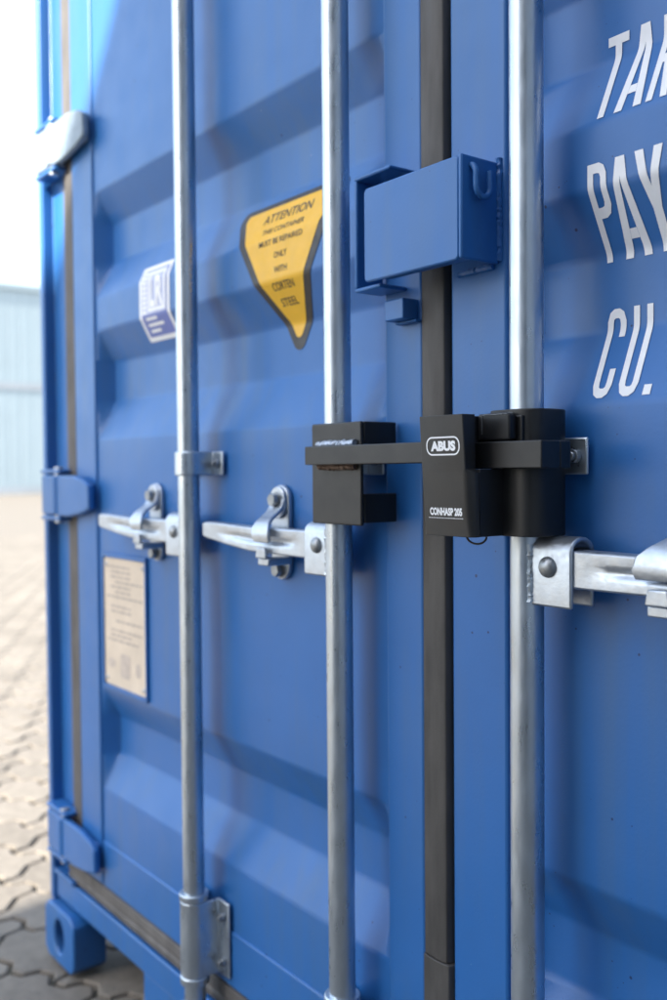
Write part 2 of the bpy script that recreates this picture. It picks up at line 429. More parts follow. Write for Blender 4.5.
# ------------------------------------------------------------------ doors
DZ0, DZ1 = 0.237, 2.640
FY = -0.0045
def make_door(xl, xr, xo, xi, label):
    """xl,xr: panel ends; xo: hinge-side edge of the stile; xi: meeting edge"""
    mb = MB()
    a, b = sorted((xl, xr)); e = 0.016
    cols = [a - 0.01, a, a + e * 0.25, a + e * 0.75, a + e] + [a + e + (b - a - 2 * e) * k / 14 for k in range(1, 14)] + [b - e, b - e * 0.75, b - e * 0.25, b, b + 0.01]
    fac = [0, 0, 0.18, 0.82, 1] + [1] * 13 + [1, 0.82, 0.18, 0, 0]
    zs = sorted(set([DZ0 + 0.02, DZ1 - 0.02] + ZR + [DZ0 + 0.02 + k * (DZ1 - DZ0 - 0.04) / 40 for k in range(1, 40)]))
    nc = len(cols)
    V = []
    for iz, z in enumerate(zs):
        for ic, (x, f) in enumerate(zip(cols, fac)):
            # faint oil-canning of the thin sheet
            wob = 0.0011 * math.sin(x * 9.1 + z * 5.3) * math.sin(z * 7.7 + x * 2.0) * f
            if abs(x - a) < 0.06 or abs(x - b) < 0.06: wob = 0
            if prof(z) > 0.001: wob *= 0.0
            V.append((x, prof(z) * f + wob * 1.3 * (1 if 0.68 < z < 1.07 or 1.64 < z < 1.9 else 0), z))
    F = [(i * nc + j, i * nc + j + 1, (i + 1) * nc + j + 1, (i + 1) * nc + j) for i in range(len(zs) - 1) for j in range(nc - 1)]
    mb.add(V, F)
    d = mb.build('door', 'paint', C, smooth=True); d['label'] = label
    fr = MB()
    s0, s1 = sorted((xo, xl)); fr.box(s0, s1, FY, 0.045, DZ0, DZ1)
    s0, s1 = sorted((xi, xr)); fr.box(s0, s1, FY, 0.045, DZ0, DZ1)
    d_f = fr.build('door_stile', 'paint', d, 0.0045, 3)
    r = MB(); r.box(a + 0.0005, b - 0.0005, FY + 0.0015, 0.045, DZ0, DZ0 + 0.09); r.build('door_rail', 'paint', d, 0.003, 2)
    r = MB(); r.box(a + 0.0005, b - 0.0005, FY + 0.0015, 0.045, DZ1 - 0.09, DZ1); r.build('door_rail', 'paint', d, 0.003, 2)
    return d
doorL = make_door(-0.965, -0.105, -1.0625, -0.0365, 'corrugated blue door leaf with a yellow warning sticker and a data plate')
doorR = make_door(mx(-0.965, 1), 0.0955, mx(-1.0625, 1), 0.0105, 'corrugated blue door leaf with white stencilled lettering')

# centre gasket: ribbed rubber lip between the two leaves, with a torn end low down
mb = MB()
gp = [(-0.0360, 0.02), (-0.0360, -0.004), (-0.034, -0.0075), (-0.026, -0.0085), (-0.0235, -0.0080), (-0.021, -0.0085), (-0.010, -0.0090), (-0.0075, -0.0082), (-0.004, -0.0085), (0.002, -0.0065), (0.0045, -0.001), (0.0050, 0.004), (0.0102, 0.005), (0.0102, 0.02)]
mb.prism(gp, 0.475, 2.64, 'z')
mb.build('centre_gasket', 'rubber', C, 0.001, 2)
mb = MB()
gp2 = [(x + (0.0045 if 0.001 < x < 0.006 else 0), y - (0.002 if y < 0.004 else 0)) for x, y in gp]
mb.prism(gp2, 0.2375, 0.4745, 'z'); mb.build('centre_gasket', 'rubber', C, 0.001, 2)

# hinges
def hinge(s, z, d, sunlit=None):
    mb = MB()
    pts = [(-1.196, -0.041), (-1.196, 0.041), (-1.03, 0.040), (-0.980, 0.032), (-0.957, 0.020), (-0.953, -0.024), (-0.995, -0.035), (-1.06, -0.043)]
    pts = [(mx(x, s), z + q) for x, q in pts]
    mb.prism(pts, -0.0265, -0.0128, 'y')
    q0, q1 = sorted((mx(-1.06, s), mx(-0.97, s)))
    mb.box(q0, q1, -0.0125, -0.0048, z - 0.026, z + 0.026)
    # barrel swelling round the pin
    mb.tube((mx(-1.122, s), -0.0165, z - 0.0405), (mx(-1.122, s), -0.0165, z + 0.0405), 0.0155, 20)
    h = mb.build('hinge', sunlit or 'paint', d, 0.004, 3)
    pb = MB()
    pb.tube((mx(-1.122, s), -0.0165, z - 0.058), (mx(-1.122, s), -0.0165, z + 0.058), 0.0095, 16)
    pb.build('hinge_pin', 'zinc', d, 0.0015, 2)
    for k in (-1, 1):
        lg = MB()
        q0, q1 = sorted((mx(-1.2005, s), mx(-1.098, s)))
        za, zb = sorted((z + k * 0.0445, z + k * 0.0530)); lg.box(q0, q1, -0.027, 0.0100, za, zb)
        lg.build('hinge_lug', 'paint', d, 0.003, 2)
for s, d in ((-1, doorL), (1, doorR)):
    for k in range(4): hinge(s, 0.293 + 0.7126 * k, d, 'hinge_sunlit' if k == 2 else None)  # third hinge up gets the tone with sunlight painted in

# ------------------------------------------------------------------ locking gear
def bead(pts, r, rnd):
    P = [Vector(p) for p in pts]; rings = []
    dd = (P[-1] - P[0]).normalized(); u = dd.orthogonal().normalized(); v = dd.cross(u)
    for p in P:
        rr = r * rnd.uniform(0.82, 1.18); q = p + (u * rnd.uniform(-1, 1) + v * rnd.uniform(-1, 1)) * r * 0.18
        rings.append([q + (u * math.cos(2 * math.pi * k / 8) + v * math.sin(2 * math.pi * k / 8)) * rr for k in range(8)])
    mb = MB(); mb.loft(rings); return mb
def strap(name, X, z0, z1, parent, bolts, r=0.0175, fl=0.0285):
    """bent strap that holds a rod to the door: flange, hoop round the rod, flange"""
    t = 0.004; y0 = FY - 0.0006
    outer = [(-r - t - fl, y0), (-r - t - fl, y0 - t), (-r - t, y0 - t)]
    arc = []
    yc = -0.040
    for i in range(13):
        a = math.radians(180 - 180 * i / 12)
        arc.append((math.cos(a) * (r + t), yc - math.sin(a) * (r + t)))
    out = outer + arc + [(r + t, y0 - t), (r + t + fl, y0 - t), (r + t + fl, y0)]
    inn = [(r, y0)] + [(math.cos(math.radians(180 * i / 12)) * r, yc - math.sin(math.radians(180 * i / 12)) * r) for i in range(13)] + [(-r, y0)]
    mb = MB(); mb.prism([(X + a, b) for a, b in out + inn], z0, z1, 'z')
    o = mb.build(name, 'galv', parent, 0.0018, 2)
    for k in range(bolts):
        zz = (z0 + z1) / 2 if bolts == 1 else z0 + (z1 - z0) * (0.2 + 0.6 * k / (bolts - 1))
        for sg in (-1, 1):
            b = MB(); xx = X + sg * (r + t + fl * 0.55)
            b.tube((xx, y0 - t - 0.0002, zz), (xx, y0 - t - 0.007, zz), 0.0075, 6); b.tube((xx, y0 - t - 0.0072, zz), (xx, y0 - t - 0.011, zz), 0.0045, 12)
            b.build('guide_bolt', 'bolt', parent, 0.0008, 1)
    return o
YR = -0.040
def locking_rod(X, d, catchx, label):
    """d: direction (-1 left, +1 right) in which the handle points"""
    mb = MB(); mb.tube((X, YR, 0.205), (X, YR, 2.68), 0.0170, 40)
    rod = mb.build('locking_rod', 'galv', C, smooth=True); rod['label'] = label
    strap('rod_guide', X, 1.046, 1.083, rod, 1)
    strap('rod_guide', X, 0.252, 0.372, rod, 2, 0.0185, 0.030)
    strap('rod_guide', X, 2.10, 2.137, rod, 1)
    strap('rod_guide', X, 2.50, 2.60, rod, 2)
    for za, zb in ((0.3724, 0.384), (0.238, 0.2516)):
        c = MB(); c.tube((X, YR, za), (X, YR, zb), 0.0235, 32); c.build('rod_collar', 'galv', rod, 0.002, 2)
    c = MB()
    c.prism([(-0.03, 0.155), (0.03, 0.155), (0.034, 0.175), (0.02, 0.204), (-0.02, 0.204), (-0.034, 0.175)], YR - 0.02, YR + 0.012, 'y')
    c.v = [(x + X, y, z) for x, y, z in c.v]; c.build('rod_cam', 'galv', rod, 0.003, 2)
    # clevis: plate folded over the handle, open towards the handle
    x0, x1 = X + d * 0.0110, X + d * 0.0625
    zc = 0.9505
    hub = MB()
    # inverted U seen along X
    yo, yi, t = -0.0495, -0.0130, 0.0045
    def uz(width):
        pts = []
        for i in range(9):
            a = math.radians(180 * i / 8); pts.append(((yo + yi) / 2 - math.cos(a) * (yi - yo) / 2, zc + 0.022 + math.sin(a) * 0.014))
        return pts
    outp = uz(0); inp = []
    for i in range(9):
        a = math.radians(180 * i / 8); inp.append(((yo + yi) / 2 - math.cos(a) * ((yi - yo) / 2 - t), zc + 0.0215 + math.sin(a) * 0.0095))
    prof_ = [(yo, zc - 0.033)] + outp + [(yi, zc - 0.033), (yi - t, zc - 0.033)] + inp[::-1] + [(yo + t, zc - 0.033)]
    a, b = sorted((x0, x1))
    hub.prism(prof_, a, b, 'x')
    hub.build('handle_hub', 'zinc', rod, 0.0025, 2)
    bead([(X + d * 0.0125, yo - 0.0005, zc - 0.030 + k * 0.0022) for k in range(27)], 0.0030, random.Random(int(X * 1000))).build('weld_bead', 'galv', rod, smooth=True)
    rv = MB(); xr = X + d * 0.0345
    rg = []
    for k in range(6):
        a = math.radians(90 * k / 5.3); rr = 0.0105 * math.cos(a); yy = yo - 0.0003 - 0.0062 * math.sin(a)
        rg.append([(xr + rr * math.cos(2 * math.pi * i / 16), yy, zc + 0.006 + rr * math.sin(2 * math.pi * i / 16)) for i in range(16)])
    rv.loft(rg); rv.build('rivet', 'bolt', rod, smooth=True)
    # handle: pressed bar that tapers to its tip, with a pressed groove
    st = [(0.014, 0.0185), (0.10, 0.0180), (0.20, 0.0170), (0.27, 0.0150), (0.325, 0.0125), (0.336, 0.0100)]
    def rows(l, hz):
        hy = 0.0115 if l < 0.3 else 0.009
        g = 0.0 if l < 0.083 else min(1.0, (l - 0.083) / 0.035) * 0.0058
        if l > 0.26: g = 0
        yy = (yo + yi) / 2 - 0.003; zz = zc + 0.005 + max(0, l - 0.2) * 0.06
        sec = [(-hy, -hz), (-hy, -hz * 0.34), (-hy + g, 0.0), (-hy, hz * 0.34), (-hy, hz), (hy, hz), (hy, -hz)]
        return [(X + d * l, yy + q, zz + u) for q, u in sec]
    ls = [0.014, 0.07, 0.083, 0.10, 0.118, 0.16, 0.20, 0.24, 0.262, 0.30, 0.325, 0.336]
    def hz_at(l):
        for (l0, h0), (l1, h1) in zip(st, st[1:]):
            if l0 <= l <= l1: return h0 + (h1 - h0) * (l - l0) / (l1 - l0)
        return st[-1][1]
    hb = MB(); hb.loft([rows(l, hz_at(l)) for l in ls]); hb.build('handle', 'zinc', rod, 0.0022, 2, ang=35)
    # catch on the door: oblong plate, two bolts, hooked strap over the handle and a lug below it
    xc = catchx; n = 10
    def stadium(cx, hw, zl, zh):
        return [(cx + hw * math.cos(math.radians(180 * i / n)), zh - hw + hw * math.sin(math.radians(180 * i / n))) for i in range(n + 1)] + \
               [(cx + hw * math.cos(math.radians(180 + 180 * i / n)), zl + hw + hw * math.sin(math.radians(180 + 180 * i / n))) for i in range(n + 1)]
    ct = MB(); ct.prism(stadium(xc, 0.0215, 0.897, 1.032), -0.0085, -0.0012, 'y')
    ct.prism(stadium(xc, 0.0185, 0.984, 1.030), -0.0135, -0.0087, 'y')
    rib = [(1.012, -0.0115, 0.0, 0.0180), (1.001, -0.0145, 0.001, 0.0160), (0.992, -0.025, 0.005, 0.0140), (0.986, -0.037, 0.010, 0.0145), (0.980, -0.047, 0.015, 0.0165), (0.973, -0.0535, 0.019, 0.020), (0.962, -0.0555, 0.021, 0.021), (0.954, -0.0525, 0.022, 0.018)]
    rings = []
    for i, (z, y, sh, hw) in enumerate(rib):
        j0 = rib[max(i - 1, 0)]; j1 = rib[min(i + 1, len(rib) - 1)]
        tz, ty = j1[0] - j0[0], j1[1] - j0[1]; l = math.hypot(tz, ty); nz, ny = -ty / l * 0.0028, tz / l * 0.0028
        cx = xc - d * sh
        rings.append([(cx - hw, y + ny, z + nz), (cx + hw, y + ny, z + nz), (cx + hw, y - ny, z - nz), (cx - hw, y - ny, z - nz)])
    ct.loft(rings)
    xg = xc - d * 0.018
    ct.prism([(xg - 0.013, 0.921), (xg + 0.013, 0.921), (xg + 0.013, 0.931), (xg - 0.013, 0.931)], -0.0500, -0.0088, 'y')
    ct.prism([(xg - 0.013, 0.9312), (xg + 0.013, 0.9312), (xg + 0.010, 0.946), (xg - 0.010, 0.946)], -0.0545, -0.0490, 'y')
    ct.build('handle_catch', 'zinc', rod, 0.0016, 2, ang=40)
    for zz, yb in ((1.011, -0.0137), (0.911, -0.0087)):
        b = MB(); b.tube((xc, yb, zz), (xc, yb - 0.0015, zz), 0.0115, 20); b.tube((xc, yb - 0.0017, zz), (xc, yb - 0.0105, zz), 0.0098, 6)
        b.build('catch_bolt', 'bolt', rod, 0.0008, 1)
    return rod
locking_rod(-0.5353, -1, -0.712, 'galvanised rod nearest the hinges of the left door')
locking_rod(-0.1536, -1, -0.330, 'galvanised rod of the left door held by the black lock')
locking_rod(0.1536, 1, 0.330, 'galvanised rod beside the black lock body')
locking_rod(0.5353, 1, 0.712, 'outer galvanised rod of the right door')

# ------------------------------------------------------------------ welded lock box over the door gap
lb = MB()
t = 0.005
# cover on the right leaf: front plate, right side, top and bottom lips
fx0, fx1, fz0, fz1, fy = -0.074, 0.0855, 1.2710, 1.3795, -0.0615
lb.prism(rrect(fx0, fx1 - t - 0.0001, fz0, fz1, 0.006, 4), fy, fy + t, 'y')
lb.box(fx1 - t, fx1, fy - 0.0005, FY - 0.0004, fz0 + 0.001, fz1 + 0.0005)
lb.box(0.020, fx1 - t - 0.0002, fy + t + 0.0002, FY - 0.0004, fz1 - t - 0.001, fz1 - 0.001)
lb.box(-0.055, fx1 - t - 0.0002, fy + t + 0.0002, fy + 0.024, fz0 + 0.003, fz0 + 0.003 + t)
lbo = lb.build('lock_box', 'paint', C, 0.002, 2); lbo['label'] = 'blue welded steel padlock box bridging the two doors'
hd = MB()   # hood on the left leaf: top, side and bottom plate
hx0 = -0.110
hd.box(hx0, -0.044, -0.0470, FY - 0.0004, 1.404 - t, 1.404)
hd.box(hx0, hx0 + t, -0.0470, FY - 0.0004, 1.2712, 1.404 - t - 0.0002)
hd.box(hx0, -0.062, -0.0470, FY - 0.0004, 1.2660, 1.2710)
hd.build('lock_box_hood', 'paint', lbo, 0.002, 2)
hk = MB()
pts = []
hx = fx1 + 0.0055
for k in range(4): pts.append((fx1 + 0.0005 + 0.0018 * k, -0.048, 1.3695 - 0.0005 * k * k))
for k in range(4): pts.append((hx + 0.002, -0.048, 1.362 - 0.005 * k))
for k in range(1, 10):
    a = math.radians(180 + 180 * k / 9); pts.append((hx + 0.002, -0.0375 + 0.0105 * math.cos(a), 1.347 + 0.0105 * math.sin(a)))
for k in range(1, 5): pts.append((hx + 0.002, -0.027, 1.347 + 0.0045 * k))
hk.sweep(pts, 0.0034, 10); hk.build('padlock_hook', 'paint', lbo, smooth=True)
rb = random.Random(11)
bead([(fx1 + 0.0008, FY - 0.001, fz0 + 0.004 + k * 0.0026) for k in range(43)], 0.0034, rb).build('weld_bead', 'paint', lbo, smooth=True)
bead([(0.028 + k * 0.0024, FY - 0.003, fz0 - 0.0008) for k in range(22)], 0.0034, rb).build('weld_bead', 'paint', lbo, smooth=True)
sb = MB(); sb.box(-0.0770, -0.0440, -0.028, FY - 0.0004, 1.229, 1.2535); sb.box(-0.0735, -0.037, -0.0148, FY - 0.0004, 1.2255, 1.2288)
sb.build('stop_block', 'paint', C, 0.0015, 2)

# ------------------------------------------------------------------ stencilled lettering and stickers on the doors
tx_, tz_ = 0.31, 0.105
def mirror(pts): return [(1 - x, z) for x, z in pts][::-1]
bowlO = lambda zt, zb, x0: [(x0, zt), (0.62, zt), (0.86, zt - 0.035), (1.0, zt - 0.12), (1.0, zb + 0.12), (0.86, zb + 0.035), (0.62, zb), (x0, zb)]
bowlI = lambda zt, zb, x0: [(x0, zt - tz_), (0.50, zt - tz_), (0.63, zt - tz_ - 0.01), (0.69, zt - tz_ - 0.05), (0.69, zb + tz_ + 0.05), (0.63, zb + tz_ + 0.01), (0.50, zb + tz_), (x0, zb + tz_)]
def roundO():
    o = [(0.0, 0.14), (0.13, 0.04), (0.36, 0.0), (0.64, 0.0), (0.87, 0.04), (1.0, 0.14), (1.0, 0.86), (0.87, 0.96), (0.64, 1.0), (0.36, 1.0), (0.13, 0.96), (0.0, 0.86)]
    i = [(0.31, 0.17), (0.34, 0.12), (0.42, tz_), (0.58, tz_), (0.66, 0.12), (0.69, 0.17), (0.69, 0.83), (0.66, 0.88), (0.58, 1 - tz_), (0.42, 1 - tz_), (0.34, 0.88), (0.31, 0.83)]
    return o, i
def glyph(c):
    S_ = rect(0, tx_, 0, 1)
    if c == 'T': return [rect(0, 1, 1 - tz_, 1), rect(0.5 - tx_ / 2, 0.5 + tx_ / 2, 0, 1 - tz_)]
    if c == 'A':
        l = [(0, 0), (0.29, 0), (0.5, 0.80), (0.5, 1), (0.33, 1)]
        return [poly(l), poly(mirror(l)), poly([(0.345, 0.19), (0.655, 0.19), (0.628, 0.29), (0.372, 0.29)])]
    if c == 'P': return [S_, ring(bowlO(1, 0.44, tx_), bowlI(1, 0.44, tx_), False)]
    if c == 'R': return [S_, ring(bowlO(1, 0.44, tx_), bowlI(1, 0.44, tx_), False), poly([(0.40, 0.439), (0.72, 0.455), (1.02, 0), (0.70, 0)])]
    if c == 'Y':
        l = [(0, 1), (0.31, 1), (0.5, 0.62), (0.5, 0.42), (0.345, 0.42)]
        return [poly(l[::-1]), poly(mirror(l[::-1])), rect(0.345, 0.655, 0, 0.42)]
    if c == 'L': return [S_, rect(tx_, 0.95, 0, tz_)]
    if c == 'E': return [S_, rect(tx_, 0.95, 0, tz_), rect(tx_, 0.95, 1 - tz_, 1), rect(tx_, 0.85, 0.45, 0.55)]
    if c == 'D': return [S_, ring(bowlO(1, 0, tx_), bowlI(1, 0, tx_), False)]
    o, i = roundO()
    if c == 'O': return [ring(o, i)]
    if c == 'U':
        oo = [(0, 1)] + o[0:6] + [(1, 1)]; ii = [(0.31, 1)] + i[0:6] + [(0.69, 1)]
        return [ring(oo, ii, False)]
    if c == 'C':
        o2 = [(1.0, 0.32)] + o[0:6][::-1] + o[6:][::-1] + [(1.0, 0.68)]; i2 = [(0.69, 0.32)] + i[0:6][::-1] + i[6:][::-1] + [(0.69, 0.68)]
        return [ring(o2, i2, False)]
    if c == '.': return [rect(0.1, 0.45, 0, tz_ * 1.05)]
WID = {'A': 0.0300, 'Y': 0.0300, 'T': 0.0240, '.': 0.0240, 'L': 0.0190}
def stencil(word, x, z0, z1, name, kern):
    for n_, ch in enumerate(word):
        wid = WID.get(ch, 0.0218); ly = []
        for vs, fs in glyph(ch):
            tw = [((u if wid < 0.026 or ch != 'A' else u), v) for u, v in vs]
            ly.append(([(x + u * wid, z0 + v * (z1 - z0)) for u, v in tw], fs, 0, 0))
        decal(name, ly, ['white'], doorR, 0.0)
        x += (wid if ch != '.' else 0.0115) + kern.get(n_, 0.005)
stencil('TARE', 0.1990, 1.392, 1.480, 'stencilled_letter', {0: 0.0035})
stencil('PAYLOAD', 0.1975, 1.258, 1.349, 'stencilled_letter', {0: 0.0005, 1: 0.0015})
stencil('CU.CAP.', 0.1985, 1.121, 1.211, 'stencilled_letter', {0: 0.0085, 1: 0.005, 2: 0.030})

# yellow warning sticker: rounded triangle, point down
def rtri(cx, zt, zb, hw, r, n=6):
    P = [Vector((cx - hw, zt)), Vector((cx, zb)), Vector((cx + hw, zt))]; pts = []
    for i in range(3):
        p = P[i]; a = (P[i - 1] - p).normalized(); b = (P[(i + 1) % 3] - p).normalized()
        h = math.acos(max(-1, min(1, a.dot(b)))) / 2; dist = r / math.tan(h); c = p + (a + b).normalized() * (r / math.sin(h))
        s0 = p + a * dist - c; s1 = p + b * dist - c
        a0 = math.atan2(s0.y, s0.x); a1 = math.atan2(s1.y, s1.x); dd = (a1 - a0 + math.pi) % (2 * math.pi) - math.pi
        for k in range(n + 1): t_ = a0 + dd * k / n; pts.append((c.x + r * math.cos(t_), c.y + r * math.sin(t_)))
    return pts
cx = -0.333
ly = [(*poly(rtri(cx, 1.446, 1.212, 0.145, 0.016)), 0, 0), (*poly(rtri(cx, 1.438, 1.236, 0.122, 0.009)), 1, 1)]
for s_, z0, z1, hw in (('ATTENTION', 1.413, 1.427, 0.060), ('THIS CONTAINER', 1.395, 1.403, 0.052), ('MUST BE REPAIRED', 1.377, 1.385, 0.054), ('ONLY', 1.356, 1.365, 0.016), ('WITH', 1.335, 1.344, 0.016), ('CORTEN', 1.311, 1.322, 0.026), ('STEEL', 1.289, 1.300, 0.020)):
    v, f = text_mesh(s_, (cx - hw, cx + hw, z0, z1), 0.01); ly.append((v, f, 2, 2))
o = decal('warning_sticker', ly, ['film_dark', 'yellow', 'film_ink'], doorL); o['label'] = 'yellow triangular corten steel warning sticker with dark border'
# classification sticker
x0, x1, z0, z1 = -0.776, -0.664, 1.284, 1.414
ly = [(*poly(rrect(x0, x1, z0, z1, 0.004)), 0, 0), (*poly(rrect(x0 + 0.009, x1 - 0.009, z0 + 0.0075, z1 - 0.0075, 0.003)), 1, 1), (*rect(x0 + 0.011, x1 - 0.011, z0 + 0.044, z1 - 0.0095), 2, 2), (*ring([(x0 + 0.034, z0 + 0.048), (x1 - 0.014, z0 + 0.048), (x1 - 0.014, z1 - 0.013), (x0 + 0.034, z1 - 0.013)], [(x0 + 0.040, z0 + 0.0535), (x1 - 0.020, z0 + 0.0535), (x1 - 0.020, z1 - 0.0185), (x0 + 0.040, z1 - 0.0185)]), 0, 3)]
v, f = text_mesh('L', (x0 + 0.044, x0 + 0.060, z0 + 0.055, z1 - 0.022), 0.04); ly.append((v, f, 0, 4))
v, f = text_mesh('R', (x0 + 0.063, x1 - 0.021, z0 + 0.055, z1 - 0.022), 0.04); ly.append((v, f, 0, 4))
zz = z0 + 0.046
while zz < z1 - 0.016: ly.append((*rect(x0 + 0.014, x0 + 0.029, zz, zz + 0.0055), 0, 3)); zz += 0.0085
for k, wd in enumerate((0.040, 0.056, 0.036)): ly.append((*rect(x0 + 0.022, x0 + 0.022 + wd, z0 + 0.034 - k * 0.010, z0 + 0.039 - k * 0.010), 0, 2))
o = decal('class_sticker', ly, ['white', 'film_blue', 'film_pale'], doorL); o['label'] = 'white and violet LR classification sticker folded over the corrugation'
# data plate: paper under a riveted blue frame
x0, x1, z0, z1 = -0.940, -0.766, 0.645, 0.889
fr = MB(); yb = -0.0042
fr.box(x0 - 0.008, x1 + 0.006, yb - 0.0010, yb + 0.0040, z1 + 0.0005, z1 + 0.009)
fr.box(x0 - 0.008, x0 - 0.0005, yb - 0.0010, yb + 0.0040, z0 - 0.008, z1)
fr.box(x1 + 0.0005, x1 + 0.006, yb - 0.0010, yb + 0.0040, z0 - 0.008, z1)
fr.box(x0, x1, yb - 0.0010, yb + 0.0040, z0 - 0.008, z0 - 0.0005)
pfm = fr.build('plate_frame', 'paint', doorL, 0.0008, 1)
for rx in (x0 + 0.010, x1 - 0.010):
    for rz in (z0 + 0.012, z1 - 0.012):
        rv = MB(); rv.tube((rx, -0.0026, rz), (rx, -0.0048, rz), 0.0040, 12, 0.0022); rv.build('plate_rivet', 'zinc', doorL, smooth=True)
rp = random.Random(3)
ly = [(*poly(rrect(x0, x1, z0, z1, 0.010)), 0, 0)]
z = z1 - 0.018
while z > z0 + 0.085:
    a = x0 + rp.choice((0.012, 0.03, 0.05)); b = x1 - rp.choice((0.012, 0.03, 0.06)); xx = a
    while xx < b:
        wdt = min(rp.uniform(0.008, 0.026), b - xx); ly.append((*rect(xx, xx + wdt, z, z + 0.0042), 1, 1)); xx += wdt + 0.004
    z -= rp.choice((0.0095, 0.0095, 0.018))
for q0, q1, h0, h1 in ((0.068, 0.108, 0.020, 0.066), (0.016, 0.046, 0.034, 0.052), (0.132, 0.152, 0.030, 0.056)): ly.append((*poly(rrect(x0 + q0, x0 + q1, z0 + h0, z0 + h1, 0.0088)), 2, 1))
o = decal('data_plate', ly, ['paper', 'paper_ink', 'paper_stamp'], doorL, 0.0, 0.0022); o['label'] = 'beige printed approval plate in a blue frame'

# ------------------------------------------------------------------ black container lock clamped across the two inner rods
K = empty('container_lock', (0.0, -0.06, 0.985))
tag(K, 'black steel container door lock clamped across the two inner rods', 'lock')
# left keeper: channel over the rod; right arm split into two tabs
ks = MB()
ks.box(-0.1770, -0.0795, -0.0640, -0.0592, 0.986, 1.110)
ks.box(-0.1770, -0.1728, -0.0590, -0.0120, 0.986, 1.110)
ks.box(-0.0842, -0.0795, -0.0590, -0.0075, 1.083, 1.110)
ks.box(-0.0842, -0.0795, -0.0590, -0.0075, 0.989, 1.024)
ks.build('keeper_sleeve', 'black', K, 0.0018, 3)
ib = MB(); ib.box(-0.1620, 0.128, -0.0860, -0.0642, 1.0590, 1.0815); ib.build('cross_bar', 'black', K, 0.0012, 2)
for nm, zz, mt, rr in (('upper', 1.0835, 'weld', 0.0050), ('lower', 1.0570, 'weldr', 0.0042)):
    bead([(-0.158 + k * 0.0023, -0.0668, zz) for k in range(32)], rr, rb).build('weld_bead', mt, K, smooth=True)
# lock body, tapered lower half; front leans inwards towards the bottom
bd = MB()
def bodysec(z, yf, x0, x1, yb, r):
    P = [(x0, yb)]
    n = 4
    for i in range(n + 1):
        a = math.radians(180 + 90 * i / n); P.append((x0 + r[0] + r[0] * math.cos(a), yf + r[0] + r[0] * math.sin(a)))
    for i in range(n + 1):
        a = math.radians(270 + 90 * i / n); P.append((x1 - r[1] + r[1] * math.cos(a), yf + r[1] + r[1] * math.sin(a)))
    P.append((x1, yb)); return [(x, y, z) for x, y in P]
sp = (0.0012, 0.0110); sq = (0.0012, 0.0014)
bd.loft([bodysec(0.9862, -0.1135, 0.0842, 0.1503, -0.1040, (0.0012, 0.008)), bodysec(1.000, -0.1145, 0.0840, 0.1505, -0.1040, sp), bodysec(1.0490, -0.1178, 0.0836, 0.1508, -0.1040, sp), bodysec(1.0525, -0.1180, 0.0835, 0.1445, -0.1040, sq), bodysec(1.1055, -0.1210, 0.0830, 0.1440, -0.1040, sq)])
bd.box(0.0844, 0.1502, -0.1039, -0.0300, 0.9864, 1.0522)
bd.box(0.0840, 0.1275, -0.1039, -0.0640, 1.0524, 1.1050)
bd.build('lock_body', 'black', K, 0.0008, 2, ang=50)
ol = MB(); ol.box(0.1282, 0.2140, -0.0895, -0.0625, 1.0526, 1.0788); ol.box(0.1905, 0.2140, -0.0624, -0.0470, 1.0526, 1.0788)
ol.build('outer_bar', 'black', K, 0.0012, 2)
sl_ = MB()
def ringz(z, r):
    e = 0.62 if r > 0.025 else 1.0; res = []
    for i in range(40):
        a = 2 * math.pi * i / 40; c_, s_ = math.cos(a), math.sin(a)
        res.append((0.1536 + (r + (0.004 if c_ > 0 and r > 0.025 else 0)) * math.copysign(abs(c_) ** e, c_), -0.0405 + r * math.copysign(abs(s_) ** e, s_), z))
    return res
n = 40
rs = [ringz(0.986, 0.0195), ringz(0.986, 0.0310), ringz(1.0540, 0.0310), ringz(1.1105, 0.0310), ringz(1.1105, 0.0195)]
V = [v for r in rs for v in r]; F = []
for j in range(len(rs)):
    k = (j + 1) % len(rs)
    for i in range(n): F.append((j * n + i, j * n + (i + 1) % n, k * n + (i + 1) % n, k * n + i))
sl_.add(V, F); sl_.build('rod_sleeve', 'black', K, 0.001, 2, ang=50)
bk = MB(); bk.box(0.1278, 0.176, -0.0728, -0.0600, 1.0524, 1.1040); bk.build('backing_block', 'black', K, 0.001, 2)
tb = MB(); tb.prism([(0.1285, 1.0800), (0.1285, 1.1065), (0.166, 1.1075), (0.170, 1.1045), (0.170, 1.0800)], -0.0840, -0.0730, 'y'); tb.build('lock_cylinder_block', 'black', K, 0.002, 2)
bead([(0.1330 + k * 0.0012, -0.0838, 1.1052) for k in range(30)], 0.0008, rb).build('worn_edge', 'wear', K, smooth=True)
bead([(0.1345, -0.0842, 1.1045 - k * 0.0012) for k in range(16)], 0.0007, rb).build('worn_edge', 'wear', K, smooth=True)
cb = MB(); pts = []
for k in range(15):
    a = math.radians(180 + 180 * k / 14); pts.append((0.1335 + 0.013 * math.cos(a), -0.092 + 0.001 * k / 14, 0.9858 + 0.0075 * math.sin(a)))
cb.sweep(pts, 0.0011, 8); cb.build('cable_loop', 'black', K, smooth=True)
